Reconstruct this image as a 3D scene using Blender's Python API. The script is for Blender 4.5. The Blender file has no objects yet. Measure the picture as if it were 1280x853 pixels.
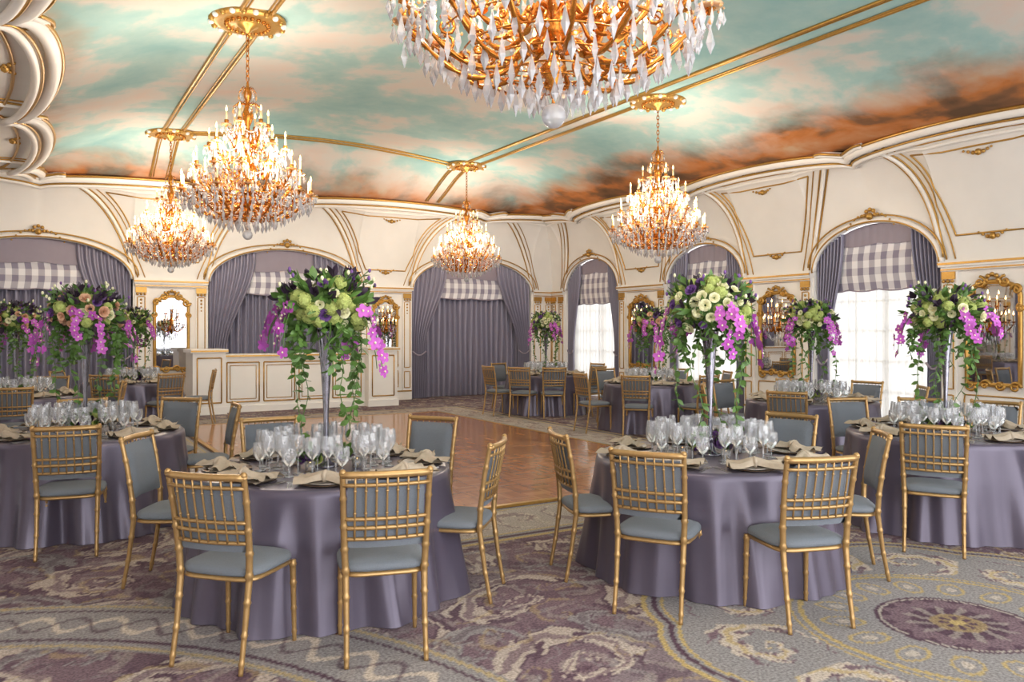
import bpy, math, random
import numpy as np
from mathutils import Vector, Matrix
random.seed(7)
PI=math.pi
def lin(c):
    c=c/255.0
    return c/12.92 if c<=0.04045 else ((c+0.055)/1.055)**2.4
def rgb(r,g,b): return (lin(r),lin(g),lin(b),1.0)
# ---------------------------------------------------------------- materials
MATS={}
def newmat(name):
    m=bpy.data.materials.new(name); m.use_nodes=True
    MATS[name]=m
    return m,m.node_tree,m.node_tree.nodes,m.node_tree.links
def pmat(name,col,rough=.5,metal=0.0,noise=0.0,nscale=20,bump=0.0,bscale=60,sheen=0.0,spec=None,emis=None,estr=0):
    m,nt,N,L=newmat(name)
    b=N['Principled BSDF']
    b.inputs['Base Color'].default_value=col
    b.inputs['Roughness'].default_value=rough
    b.inputs['Metallic'].default_value=metal
    if sheen: b.inputs['Sheen Weight'].default_value=sheen
    if spec is not None: b.inputs['Specular IOR Level'].default_value=spec
    tc=N.new('ShaderNodeTexCoord')
    if noise>0:
        n=N.new('ShaderNodeTexNoise'); n.inputs['Scale'].default_value=nscale; n.inputs['Detail'].default_value=4
        L.new(tc.outputs['Object'],n.inputs['Vector'])
        mx=N.new('ShaderNodeMix'); mx.data_type='RGBA'
        mx.inputs[6].default_value=tuple(c*(1-noise) for c in col[:3])+(1,)
        mx.inputs[7].default_value=tuple(min(1,c*(1+noise)) for c in col[:3])+(1,)
        L.new(n.outputs['Fac'],mx.inputs[0]); L.new(mx.outputs[2],b.inputs['Base Color'])
    if bump>0:
        n2=N.new('ShaderNodeTexNoise'); n2.inputs['Scale'].default_value=bscale
        L.new(tc.outputs['Object'],n2.inputs['Vector'])
        bp=N.new('ShaderNodeBump'); bp.inputs['Strength'].default_value=bump; bp.inputs['Distance'].default_value=.01
        L.new(n2.outputs['Fac'],bp.inputs['Height']); L.new(bp.outputs['Normal'],b.inputs['Normal'])
    if emis:
        b.inputs['Emission Color'].default_value=emis; b.inputs['Emission Strength'].default_value=estr
        m.cycles.emission_sampling='NONE'
    return m
cream=pmat('cream_plaster',rgb(230,227,222),.55,noise=.05,nscale=3)
creamw=pmat('white_plaster',rgb(238,234,228),.5,noise=.03,nscale=5)
gold=pmat('gilt_trim',rgb(186,144,74),.33,.65,noise=.25,nscale=30)
brass=pmat('amber_brass',rgb(192,124,50),.22,.8,noise=.5,nscale=40)
chairgold=pmat('chair_gold',rgb(172,138,90),.32,.55,noise=.18,nscale=40)
uphol=pmat('slate_upholstery',rgb(106,112,120),.85,noise=.2,nscale=160,bump=.3,bscale=300,sheen=.05)
satin=pmat('purple_satin',rgb(90,83,99),.30,.32,noise=.12,nscale=3,sheen=.03,bump=.12,bscale=7)
drape=pmat('mauve_drape',rgb(134,130,148),.38,.15,noise=.08,nscale=4,sheen=.1)
drape2=pmat('mauve_valance',rgb(150,140,152),.6,noise=.08,nscale=4)
napk=pmat('napkin_linen',rgb(172,158,140),.8,noise=.12,nscale=60,bump=.2,bscale=200)
plate=pmat('charger_plate',rgb(110,90,74),.25,.6)
china=pmat('china',rgb(205,198,190),.2)
silver=pmat('silver_cutlery',rgb(190,186,180),.2,.9)
vasem=pmat('mercury_glass_vase',rgb(140,138,148),.12,.8,noise=.5,nscale=25)
leaf=pmat('leaf_green',rgb(80,114,50),.5,noise=.45,nscale=25)
leafd=pmat('leaf_plum',rgb(54,40,58),.5,noise=.3,nscale=25)
roseW=pmat('rose_cream',rgb(226,224,186),.6,noise=.12,nscale=30)
roseG=pmat('hydrangea_green',rgb(176,188,108),.6,noise=.25,nscale=40)
roseP=pmat('rose_purple',rgb(108,72,136),.6,noise=.2,nscale=40)
roseK=pmat('rose_blush',rgb(214,170,140),.6,noise=.12,nscale=40)
orch=pmat('orchid_magenta',rgb(176,80,174),.5,noise=.3,nscale=40)
candle=pmat('candle_wax',rgb(232,208,160),.5)
flame=pmat('flame_bulb',rgb(255,200,120),.4,emis=(1,.58,.22,1),estr=9)
mirror=pmat('mirror_glass',rgb(215,215,218),.02,1.0)
def crystal_mat(name,t=(.96,.96,.97),dif=.25,dc=(.85,.85,.88,1),gc=(1,1,1,1)):
    m,nt,N,L=newmat(name)
    N.remove(N['Principled BSDF']); out=N['Material Output']
    tr=N.new('ShaderNodeBsdfTransparent'); tr.inputs[0].default_value=(*t,1)
    gl=N.new('ShaderNodeBsdfGlossy'); gl.inputs['Roughness'].default_value=.04; gl.inputs[0].default_value=gc
    df=N.new('ShaderNodeBsdfDiffuse'); df.inputs[0].default_value=dc
    lw=N.new('ShaderNodeLayerWeight'); lw.inputs['Blend'].default_value=.4
    a=N.new('ShaderNodeMixShader'); b=N.new('ShaderNodeMixShader'); b.inputs[0].default_value=dif
    L.new(lw.outputs['Fresnel'],a.inputs[0]); L.new(tr.outputs[0],a.inputs[1]); L.new(gl.outputs[0],a.inputs[2])
    L.new(a.outputs[0],b.inputs[1]); L.new(df.outputs[0],b.inputs[2]); L.new(b.outputs[0],out.inputs[0])
    return m
crystal=crystal_mat('cut_crystal',(.76,.77,.80),.24,(.90,.89,.90,1))
amber=crystal_mat('amber_crystal',(.95,.78,.54),.30,(.88,.64,.38,1),(1,.86,.66,1))
glass=crystal_mat('wine_glass_glass',(.92,.93,.95),.12,(.95,.95,.97,1))
def sheer_mat():
    m,nt,N,L=newmat('sheer_voile')
    N.remove(N['Principled BSDF']); out=N['Material Output']
    tr=N.new('ShaderNodeBsdfTransparent'); tr.inputs[0].default_value=(1,1,1,1)
    tl=N.new('ShaderNodeBsdfTranslucent'); tl.inputs[0].default_value=(.44,.43,.41,1)
    df=N.new('ShaderNodeBsdfDiffuse'); df.inputs[0].default_value=(.8,.79,.76,1)
    a=N.new('ShaderNodeMixShader'); a.inputs[0].default_value=.45
    b=N.new('ShaderNodeMixShader'); b.inputs[0].default_value=.95
    L.new(tl.outputs[0],a.inputs[1]); L.new(df.outputs[0],a.inputs[2])
    L.new(tr.outputs[0],b.inputs[1]); L.new(a.outputs[0],b.inputs[2]); L.new(b.outputs[0],out.inputs[0])
    return m
sheer=sheer_mat()
def M_(N,L,op,a,b=None,c=None):
    n=N.new('ShaderNodeMath'); n.operation=op
    for i,x in enumerate((a,b,c)):
        if x is None: continue
        if isinstance(x,(int,float)): n.inputs[i].default_value=x
        else: L.new(x,n.inputs[i])
    return n.outputs[0]
def plaid_mat():
    m,nt,N,L=newmat('plaid_shade')
    b=N['Principled BSDF']; b.inputs['Roughness'].default_value=.8
    tc=N.new('ShaderNodeTexCoord'); sp=N.new('ShaderNodeSeparateXYZ'); L.new(tc.outputs['Object'],sp.inputs[0])
    s=M_(N,L,'ADD',sp.outputs[0],sp.outputs[1])
    f1=M_(N,L,'GREATER_THAN',M_(N,L,'FRACT',M_(N,L,'DIVIDE',s,.21)),.5)
    f2=M_(N,L,'GREATER_THAN',M_(N,L,'FRACT',M_(N,L,'DIVIDE',sp.outputs[2],.24)),.5)
    f=M_(N,L,'ADD',M_(N,L,'MULTIPLY',f1,.65),M_(N,L,'MULTIPLY',f2,.35))
    r=N.new('ShaderNodeValToRGB'); r.color_ramp.elements[0].color=rgb(238,236,238); r.color_ramp.elements[1].color=rgb(142,136,154)
    L.new(f,r.inputs[0]); L.new(r.outputs[0],b.inputs['Base Color'])
    return m
plaid=plaid_mat()
def carpet_mat():
    m,nt,N,L=newmat('patterned_carpet')
    b=N['Principled BSDF']; b.inputs['Roughness'].default_value=.95; b.inputs['Specular IOR Level'].default_value=.15
    at=N.new('ShaderNodeAttribute'); at.attribute_name='Col'
    tc=N.new('ShaderNodeTexCoord'); n=N.new('ShaderNodeTexNoise'); n.inputs['Scale'].default_value=70; n.inputs['Detail'].default_value=4
    L.new(tc.outputs['Object'],n.inputs['Vector'])
    r=N.new('ShaderNodeValToRGB'); r.color_ramp.elements[0].position=.32; r.color_ramp.elements[0].color=(.6,.6,.6,1); r.color_ramp.elements[1].position=.68; r.color_ramp.elements[1].color=(1.25,1.25,1.25,1)
    L.new(n.outputs['Fac'],r.inputs[0])
    mx=N.new('ShaderNodeMix'); mx.data_type='RGBA'; mx.blend_type='MULTIPLY'; mx.inputs[0].default_value=1
    L.new(at.outputs['Color'],mx.inputs[6]); L.new(r.outputs[0],mx.inputs[7]); L.new(mx.outputs[2],b.inputs['Base Color'])
    return m
carpet=carpet_mat()
def parquet_mat():
    m,nt,N,L=newmat('parquet_wood')
    b=N['Principled BSDF']; b.inputs['Roughness'].default_value=.15
    tc=N.new('ShaderNodeTexCoord'); sp=N.new('ShaderNodeSeparateXYZ'); L.new(tc.outputs['Object'],sp.inputs[0])
    X,Y=sp.outputs[0],sp.outputs[1]
    T=.24
    ix=M_(N,L,'FLOOR',M_(N,L,'DIVIDE',X,T)); iy=M_(N,L,'FLOOR',M_(N,L,'DIVIDE',Y,T))
    par=M_(N,L,'MODULO',M_(N,L,'ABSOLUTE',M_(N,L,'ADD',ix,iy)),2)
    mixv=M_(N,L,'ADD',M_(N,L,'MULTIPLY',X,par),M_(N,L,'MULTIPLY',Y,M_(N,L,'SUBTRACT',1,par)))
    st=M_(N,L,'FLOOR',M_(N,L,'DIVIDE',mixv,T/5))
    cb=N.new('ShaderNodeCombineXYZ'); L.new(ix,cb.inputs[0]); L.new(iy,cb.inputs[1]); L.new(st,cb.inputs[2])
    wn=N.new('ShaderNodeTexWhiteNoise'); L.new(cb.outputs[0],wn.inputs['Vector'])
    n=N.new('ShaderNodeTexNoise'); n.inputs['Scale'].default_value=1.2; L.new(tc.outputs['Object'],n.inputs['Vector'])
    f=M_(N,L,'ADD',M_(N,L,'MULTIPLY',wn.outputs['Value'],.4),M_(N,L,'MULTIPLY',n.outputs['Fac'],.6))
    gap=M_(N,L,'LESS_THAN',M_(N,L,'FRACT',M_(N,L,'DIVIDE',X,T)),.03); gap2=M_(N,L,'LESS_THAN',M_(N,L,'FRACT',M_(N,L,'DIVIDE',Y,T)),.03)
    g=M_(N,L,'MAXIMUM',gap,gap2)
    f=M_(N,L,'SUBTRACT',f,M_(N,L,'MULTIPLY',g,.3))
    r=N.new('ShaderNodeValToRGB'); e=r.color_ramp.elements
    e[0].position=.0; e[0].color=rgb(118,76,50); e[1].position=1; e[1].color=rgb(200,148,108)
    x=e.new(.5); x.color=rgb(168,116,80)
    L.new(f,r.inputs[0]); L.new(r.outputs[0],b.inputs['Base Color'])
    return m
parquet=parquet_mat()
def ceiling_mat():
    m,nt,N,L=newmat('painted_sky_fresco')
    b=N['Principled BSDF']; b.inputs['Roughness'].default_value=.8; b.inputs['Specular IOR Level'].default_value=.1
    tc=N.new('ShaderNodeTexCoord'); sp=N.new('ShaderNodeSeparateXYZ'); L.new(tc.outputs['Object'],sp.inputs[0])
    n1=N.new('ShaderNodeTexNoise'); n1.inputs['Scale'].default_value=.62; n1.inputs['Detail'].default_value=9; n1.inputs['Roughness'].default_value=.60; n1.inputs['Distortion'].default_value=.15
    L.new(tc.outputs['Object'],n1.inputs['Vector'])
    r=N.new('ShaderNodeValToRGB'); e=r.color_ramp.elements
    e[0].position=.34; e[0].color=rgb(144,184,184); e[1].position=.68; e[1].color=rgb(214,194,182)
    x=e.new(.47); x.color=rgb(166,196,192); x=e.new(.54); x.color=rgb(204,202,194)
    L.new(n1.outputs['Fac'],r.inputs[0])
    n2=N.new('ShaderNodeTexNoise'); n2.inputs['Scale'].default_value=.8; n2.inputs['Detail'].default_value=6; n2.inputs['Roughness'].default_value=.58; n2.inputs['Distortion'].default_value=.2
    L.new(tc.outputs['Object'],n2.inputs['Vector'])
    dx=M_(N,L,'SUBTRACT',11.3,sp.outputs[0]); dy=M_(N,L,'ADD',M_(N,L,'SUBTRACT',17.3,sp.outputs[1]),.35); dl=M_(N,L,'ADD',sp.outputs[0],1.7)
    d=M_(N,L,'MINIMUM',M_(N,L,'MINIMUM',dx,dy),dl)
    d=M_(N,L,'ADD',d,M_(N,L,'MULTIPLY',M_(N,L,'SUBTRACT',n2.outputs['Fac'],.5),1.9))
    f=M_(N,L,'DIVIDE',d,2.7)
    n3=N.new('ShaderNodeTexNoise'); n3.inputs['Scale'].default_value=1.1; n3.inputs['Detail'].default_value=6; n3.inputs['Distortion'].default_value=.3
    L.new(tc.outputs['Object'],n3.inputs['Vector'])
    re=N.new('ShaderNodeValToRGB'); e=re.color_ramp.elements
    e[0].position=.34; e[0].color=rgb(106,82,62); e[1].position=.70; e[1].color=rgb(204,170,138)
    x=e.new(.44); x.color=rgb(136,98,70); x=e.new(.52); x.color=rgb(192,122,70); x=e.new(.60); x.color=rgb(200,140,96)
    L.new(n3.outputs['Fac'],re.inputs[0])
    ra=N.new('ShaderNodeValToRGB'); e=ra.color_ramp.elements
    e[0].position=.44; e[0].color=(1,1,1,1); e[1].position=.78; e[1].color=(0,0,0,1)
    L.new(f,ra.inputs[0])
    mx=N.new('ShaderNodeMix'); mx.data_type='RGBA'
    L.new(ra.outputs[0],mx.inputs[0]); L.new(r.outputs[0],mx.inputs[6]); L.new(re.outputs[0],mx.inputs[7]); L.new(mx.outputs[2],b.inputs['Base Color'])
    return m
fresco=ceiling_mat()
# ---------------------------------------------------------------- mesh builder
class MB:
    def __init__(s): s.v=[];s.f=[];s.m=[];s.s=[];s.mats=[]
    def mi(s,mat):
        if mat not in s.mats: s.mats.append(mat)
        return s.mats.index(mat)
    def add(s,vs,fs,mat,smooth=True,M=None):
        o=len(s.v); k=s.mi(mat)
        if M is not None: vs=[M@Vector(v) for v in vs]
        s.v.extend([tuple(v) for v in vs])
        for f in fs: s.f.append(tuple(i+o for i in f)); s.m.append(k); s.s.append(smooth)
    def mesh(s,name):
        me=bpy.data.meshes.new(name); me.from_pydata(s.v,[],s.f)
        for m in s.mats: me.materials.append(m)
        me.polygons.foreach_set('material_index',s.m); me.polygons.foreach_set('use_smooth',s.s); me.update()
        return me
    def obj(s,name,loc=(0,0,0),rz=0): return place(s.mesh(name),name,loc,rz)
def place(me,name,loc=(0,0,0),rz=0,parent=None):
    o=bpy.data.objects.new(name,me); bpy.context.scene.collection.objects.link(o)
    o.location=loc; o.rotation_euler=(0,0,rz)
    if parent: o.parent=parent
    return o
def grid(mb,P,nu,nv,mat,smooth=True,M=None,closeu=False):
    vs=[P(i,j) for i in range(nu) for j in range(nv)]
    fs=[]
    for i in range(nu if closeu else nu-1):
        a=i*nv; b=((i+1)%nu)*nv
        for j in range(nv-1): fs.append((a+j,b+j,b+j+1,a+j+1))
    mb.add(vs,fs,mat,smooth,M)
def box(mb,x0,x1,y0,y1,z0,z1,mat,M=None,smooth=False):
    vs=[(x,y,z) for x in (x0,x1) for y in (y0,y1) for z in (z0,z1)]
    mb.add(vs,[(0,1,3,2),(4,6,7,5),(0,4,5,1),(2,3,7,6),(0,2,6,4),(1,5,7,3)],mat,smooth,M)
def lathe(mb,prof,mat,n=12,M=None,smooth=True):
    vs=[];fs=[];k=len(prof)
    for i in range(n):
        a=2*PI*i/n; c,s=math.cos(a),math.sin(a)
        for r,z in prof: vs.append((r*c,r*s,z))
    for i in range(n):
        a=i*k;b=((i+1)%n)*k
        for j in range(k-1): fs.append((a+j,b+j,b+j+1,a+j+1))
    mb.add(vs,fs,mat,smooth,M)
def tube(mb,pts,rad,mat,n=6,M=None,closed=False,smooth=True):
    pts=[Vector(p) for p in pts]; k=len(pts)
    if not isinstance(rad,(list,tuple)): rad=[rad]*k
    T=[]
    for i in range(k):
        if closed: t=pts[(i+1)%k]-pts[i-1]
        else: t=pts[min(i+1,k-1)]-pts[max(i-1,0)]
        if t.length<1e-9: t=Vector((0,0,1))
        T.append(t.normalized())
    up=Vector((0,0,1)) if abs(T[0].z)<.9 else Vector((1,0,0))
    nrm=(up-T[0]*up.dot(T[0])).normalized()
    vs=[];fs=[]
    for i in range(k):
        nrm=nrm-T[i]*nrm.dot(T[i])
        if nrm.length<1e-6: nrm=T[i].orthogonal()
        nrm.normalize(); bn=T[i].cross(nrm)
        for j in range(n):
            a=2*PI*j/n; vs.append(pts[i]+(nrm*math.cos(a)+bn*math.sin(a))*rad[i])
    for i in range(k if closed else k-1):
        a=i*n;b=((i+1)%k)*n
        for j in range(n): fs.append((a+j,a+(j+1)%n,b+(j+1)%n,b+j))
    if not closed:
        fs.append(tuple(range(n))[::-1]); fs.append(tuple((k-1)*n+j for j in range(n)))
    mb.add(vs,fs,mat,smooth,M)
def T3(x,y,z): return Matrix.Translation((x,y,z))
def sphere(mb,c,r,mat,n=8,m=5,sz=1,M=None):
    prof=[(r*math.sin(PI*i/m)+1e-5,-r*sz*math.cos(PI*i/m)) for i in range(m+1)]
    T=T3(*c)
    lathe(mb,prof,mat,n,(M@T) if M is not None else T)
def drop(mb,x,y,z,l,w,mat=None):
    mat=mat or crystal
    a=random.random()*PI
    vs=[(x,y,z)]+[(x+w*math.cos(a+k*PI/2),y+w*math.sin(a+k*PI/2),z-l*.62) for k in range(4)]+[(x,y,z-l)]
    mb.add(vs,[(0,1,2),(0,2,3),(0,3,4),(0,4,1),(5,2,1),(5,3,2),(5,4,3),(5,1,4)],mat,False)
# ---------------------------------------------------------------- room
XR,XL,YB,YF=11.6,-2.2,17.3,-2.0
ZS,ZA,ZC=2.6,3.36,4.36
WALLS={
 'back':dict(ar=[(.1,1.6),(4.7,1.6),(9.3,1.66)],s0=XL,s1=XR,per=4.6,O0=.6,O1=.3),
 'right':dict(ar=[(.55,1.1),(4.3,1.1),(8.05,1.13),(11.83,1.08),(15.6,1.08)],s0=YF,s1=YB,per=3.76,O0=.6,O1=.3),
 'left':dict(ar=[(.55,1.1),(4.3,1.1),(8.05,1.13),(11.83,1.08),(15.6,1.08)],s0=YF,s1=YB,per=3.76,O0=2.05,O1=.35)}
def P(w,s,o,z,cl=True):
    if w=='back':
        x=min(s,XR-o) if (cl and o>0) else s
        return (x,YB-o,z)
    if w=='right':
        y=min(s,YB-o) if (cl and o>0) else s
        return (XR-o,y,z)
    return (XL+o,s,z)
def zarch(W,s):
    for c,h in W['ar']:
        if abs(s-c)<h: return ZS+(ZA-ZS)*math.sqrt(max(0,1-((s-c)/h)**2))
    return ZS
def uu(W,s):
    return ((s-W['ar'][-1][0])/W['per'])%1.0
def Ov(W,s):
    return W['O0']+W['O1']*(abs(math.sin(PI*uu(W,s)))**.45)
def ZCf(W,s):
    return ZC-.06+.12*(abs(math.sin(PI*uu(W,s)))**.5)
def cove(w,s,t,d=0.0):
    W=WALLS[w]; zb=zarch(W,s); O=Ov(W,s); th=t*PI/2; zc=ZCf(W,s)
    o=O*(1-math.cos(th)); z=zb+(zc-zb)*math.sin(th)
    nx,nz=O*math.sin(th),(zc-zb)*math.cos(th)
    l=math.hypot(nx,nz) or 1
    return P(w,s,o+d*nz/l,z-d*nx/l)
def ssamples(W):
    S=set(np.round(np.arange(W['s0'],W['s1']+.001,.12),3)); S.add(W['s1'])
    for c,h in W['ar']:
        for k in range(0,25): S.add(round(c-h*math.cos(PI*k/24),4))
        S.add(round(c-h-.001,4)); S.add(round(c+h+.001,4))
    return sorted(x for x in S if W['s0']<=x<=W['s1'])
for w,W in WALLS.items():
    S=ssamples(W)
    mb=MB(); nt=15
    grid(mb,lambda i,j:cove(w,S[i],j/(nt-1)),len(S),nt,cream)
    mb.obj('trim_cove_'+w)
    mb=MB()
    for a,b in zip(S[:-1],S[1:]):
        m=(a+b)/2; inar=any(abs(m-c)<h for c,h in W['ar'])
        if not inar:
            mb.add([P(w,a,0,0,0),P(w,b,0,0,0),P(w,b,0,ZS,0),P(w,a,0,ZS,0)],[(0,1,2,3)],creamw,False)
            za=zb=ZS
        else:
            za,zb=zarch(W,a),zarch(W,b)
            mb.add([P(w,a,0,za,0),P(w,b,0,zb,0),P(w,b,-.4,zb,0),P(w,a,-.4,za,0)],[(0,1,2,3)],creamw,True)
        mb.add([P(w,a,-.03,za,0),P(w,b,-.03,zb,0),P(w,b,-.03,4.7,0),P(w,a,-.03,4.7,0)],[(0,1,2,3)],creamw,False)
    for c,h in W['ar']:
        for e in (c-h,c+h): mb.add([P(w,e,0,0,0),P(w,e,-.4,0,0),P(w,e,-.4,ZS,0),P(w,e,0,ZS,0)],[(0,1,2,3)],creamw,False)
    if w=='back':
        mb.add([P(w,XL-.4,-.41,0,0),P(w,XR+.4,-.41,0,0),P(w,XR+.4,-.41,4.7,0),P(w,XL-.4,-.41,4.7,0)],[(0,1,2,3)],drape,False)
    mb.obj('wall_'+w)
    mb=MB()
    SS=[W['s0']+i*.08 for i in range(int((W['s1']-W['s0'])/.08)+1)]+[W['s1']]
    tube(mb,[Vector(cove(w,s,1.0))+Vector((0,0,-.01)) for s in SS],.075,creamw,8)
    def inset(s,o,z):
        return Vector(P(w,s,Ov(W,s)+o,z+ZCf(W,s)-ZC))
    tube(mb,[inset(s,.08,ZC+.02) for s in SS],.026,gold,6)
    tube(mb,[inset(s,-.10,ZC-.085) for s in SS],.018,gold,6)
    tube(mb,[inset(s,-.17,ZC-.10) for s in SS],.045,creamw,6)
    tube(mb,[cove(w,s,.78,.01) for s in SS],.014,gold,5)
    tube(mb,[cove(w,s,.73,.01) for s in SS],.030,creamw,6)
    if w=='left':
        for tt in (.9,.7,.6,.5,.42): tube(mb,[cove(w,s,tt,.015) for s in SS],.02 if tt not in(.7,.5) else .06,gold if tt not in (.7,.5) else creamw,6)
    for c,h in W['ar']:
        for sg in (-1,1):
            zc=ZC-.02
            for (oo,r,m) in ((.12,.055,creamw),(.19,.022,gold)):
                tube(mb,[P(w,c+sg*q,W['O0']+oo+.13*math.sin(PI*min(1,q/.40)*.5),zc+.06*min(1,q/.3)) for q in (0,.06,.12,.18,.24,.30,.36,.42)],r,m,6)
        ang=[PI*k/28 for k in range(29)]
        A=[(c-h*math.cos(a),ZS+(ZA-ZS)*math.sin(a)) for a in ang]
        tube(mb,[P(w,s,.02,z+.02) for s,z in A],.05,creamw,8)
        tube(mb,[P(w,s,.055,z+.0) for s,z in A],.018,gold,6)
        tube(mb,[P(w,c+(s-c)*1.06,.07,z+.09) for s,z in A],.014,gold,6)
        for sg in (-1,1):
            e=c+sg*(h+.03); tg=c+sg*.28
            for k,(ds,r,m) in enumerate(((0,.038,creamw),(-.07,.014,gold),(.07,.014,gold),(.2,.010,gold))):
                pts=[]
                for i in range(21):
                    t=i/20*.97+.02
                    s=e+(tg-e)*(t**1.15)+ds*sg
                    pts.append(cove(w,s,t,.012))
                tube(mb,pts,r,m,6)
        for q in range(5):
            a=PI*q/4; sphere(mb,P(w,c+.09*math.cos(a),.08,ZA+.1+.09*math.sin(a)),.035,gold,6,4)
        sphere(mb,P(w,c,.09,ZA+.08),.06,gold,8,5)
        for sg in (-1,1):
            for q in range(5): sphere(mb,P(w,c+sg*(.14+.07*q),.085,ZA+.10-.012*q*q),.028-.003*q,gold,6,4)
    for i in range(len(W['ar'])-1):
        cL,hL=W['ar'][i]; cR,hR=W['ar'][i+1]; mid=(cL+hL+cR-hR)/2
        pts=[]
        N=14
        for k in range(N+1):
            t=.14+.52*k/N; eL=cL+hL+.03; s=eL+(cL+.28-eL)*(t**1.15)+.3; pts.append((min(s,mid),t))
        for k in range(N+1):
            t=.66-.52*k/N; eR=cR-hR-.03; s=eR+(cR-.28-eR)*(t**1.15)-.3; pts.append((max(s,mid),t))
        P2=[]
        for a,b in zip(pts,pts[1:]+pts[:1]):
            for q in range(4): P2.append((a[0]+(b[0]-a[0])*q/4,a[1]+(b[1]-a[1])*q/4))
        tube(mb,[cove(w,s,t,.012) for s,t in P2],.014,gold,5,closed=True)
        for tt,rr in ((.12,.05),(.61,.05),(.88,.05)):
            p=cove(w,mid,tt,.02); sphere(mb,p,rr,gold,7,4)
            for q in (-1,1):
                for z in range(3): sphere(mb,cove(w,mid+q*(.07+.06*z),tt+.012*z,.02),rr*(.6-.12*z),gold,6,4)
    mb.obj('trim_moulding_'+w)
# ceiling
def ss(x): x=max(0,min(1,x)); return x*x*(3-2*x)
def zceil(x,y):
    sr=ss(((XR-x)-.6)/2.9); sl=ss((x-XL-1.7)/2.3); sb=ss((YB-y-.6)/1.9)
    z=4.42+.58*min(sr,sl,sb)
    if 2.05<x<7.67: z+=.2*math.sin(PI*(x-2.05)/5.62)*sb
    return z
mb=MB(); nx,ny=70,90
grid(mb,lambda i,j:(-2.7+(14.8)*i/(nx-1),-2.0+19.8*j/(ny-1),zceil(-2.7+(14.8)*i/(nx-1),-2.0+19.8*j/(ny-1))),nx,ny,fresco)
mb.obj('ceiling')
mb=MB()
for x in (7.67,2.05):
    for dx,r in ((-.16,.024),(-.11,.010),(.11,.010),(.16,.024)):
        tube(mb,[(x+dx,y*.25,zceil(x+dx,y*.25)-.012) for y in range(-8,66)],r,gold,6)
for y in (14.72,):
    for dy,r in ((-.09,.024),(.09,.024)):
        tube(mb,[(2.05+5.62*i/40,y+dy,zceil(2.05+5.62*i/40,y+dy)-.012) for i in range(41)],r,gold,6)
mb.obj('trim_ceiling_gilt_bands')
# piers
def wbox(mb,w,s0,s1,o0,o1,z0,z1,mat):
    vs=[P(w,s,o,z,0) for s in (s0,s1) for o in (o0,o1) for z in (z0,z1)]
    mb.add(vs,[(0,1,3,2),(4,6,7,5),(0,4,5,1),(2,3,7,6),(0,2,6,4),(1,5,7,3)],mat,False)
def wrect(mb,w,s0,s1,o,z0,z1,r,mat):
    pts=[]
    cs=[(s0,z0),(s1,z0),(s1,z1),(s0,z1)]
    for a,b in zip(cs,cs[1:]+cs[:1]):
        for q in range(5): pts.append(P(w,a[0]+(b[0]-a[0])*(q+.05)/5.1,o,a[1]+(b[1]-a[1])*(q+.05)/5.1,0))
    tube(mb,pts,r,mat,5,closed=True)
def wspiral(mb,w,s,z,R,hand,o,mat,turns=1.5,a0=0):
    pts=[];rad=[]
    for i in range(22):
        f=i/21; a=a0+hand*turns*2*PI*f; r=R*(1-f*.85)
        pts.append(P(w,s+r*math.cos(a),o,z+r*math.sin(a),0)); rad.append(.022*(1-f*.4))
    tube(mb,pts,rad,mat,5)
sconce_spots=[]
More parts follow.
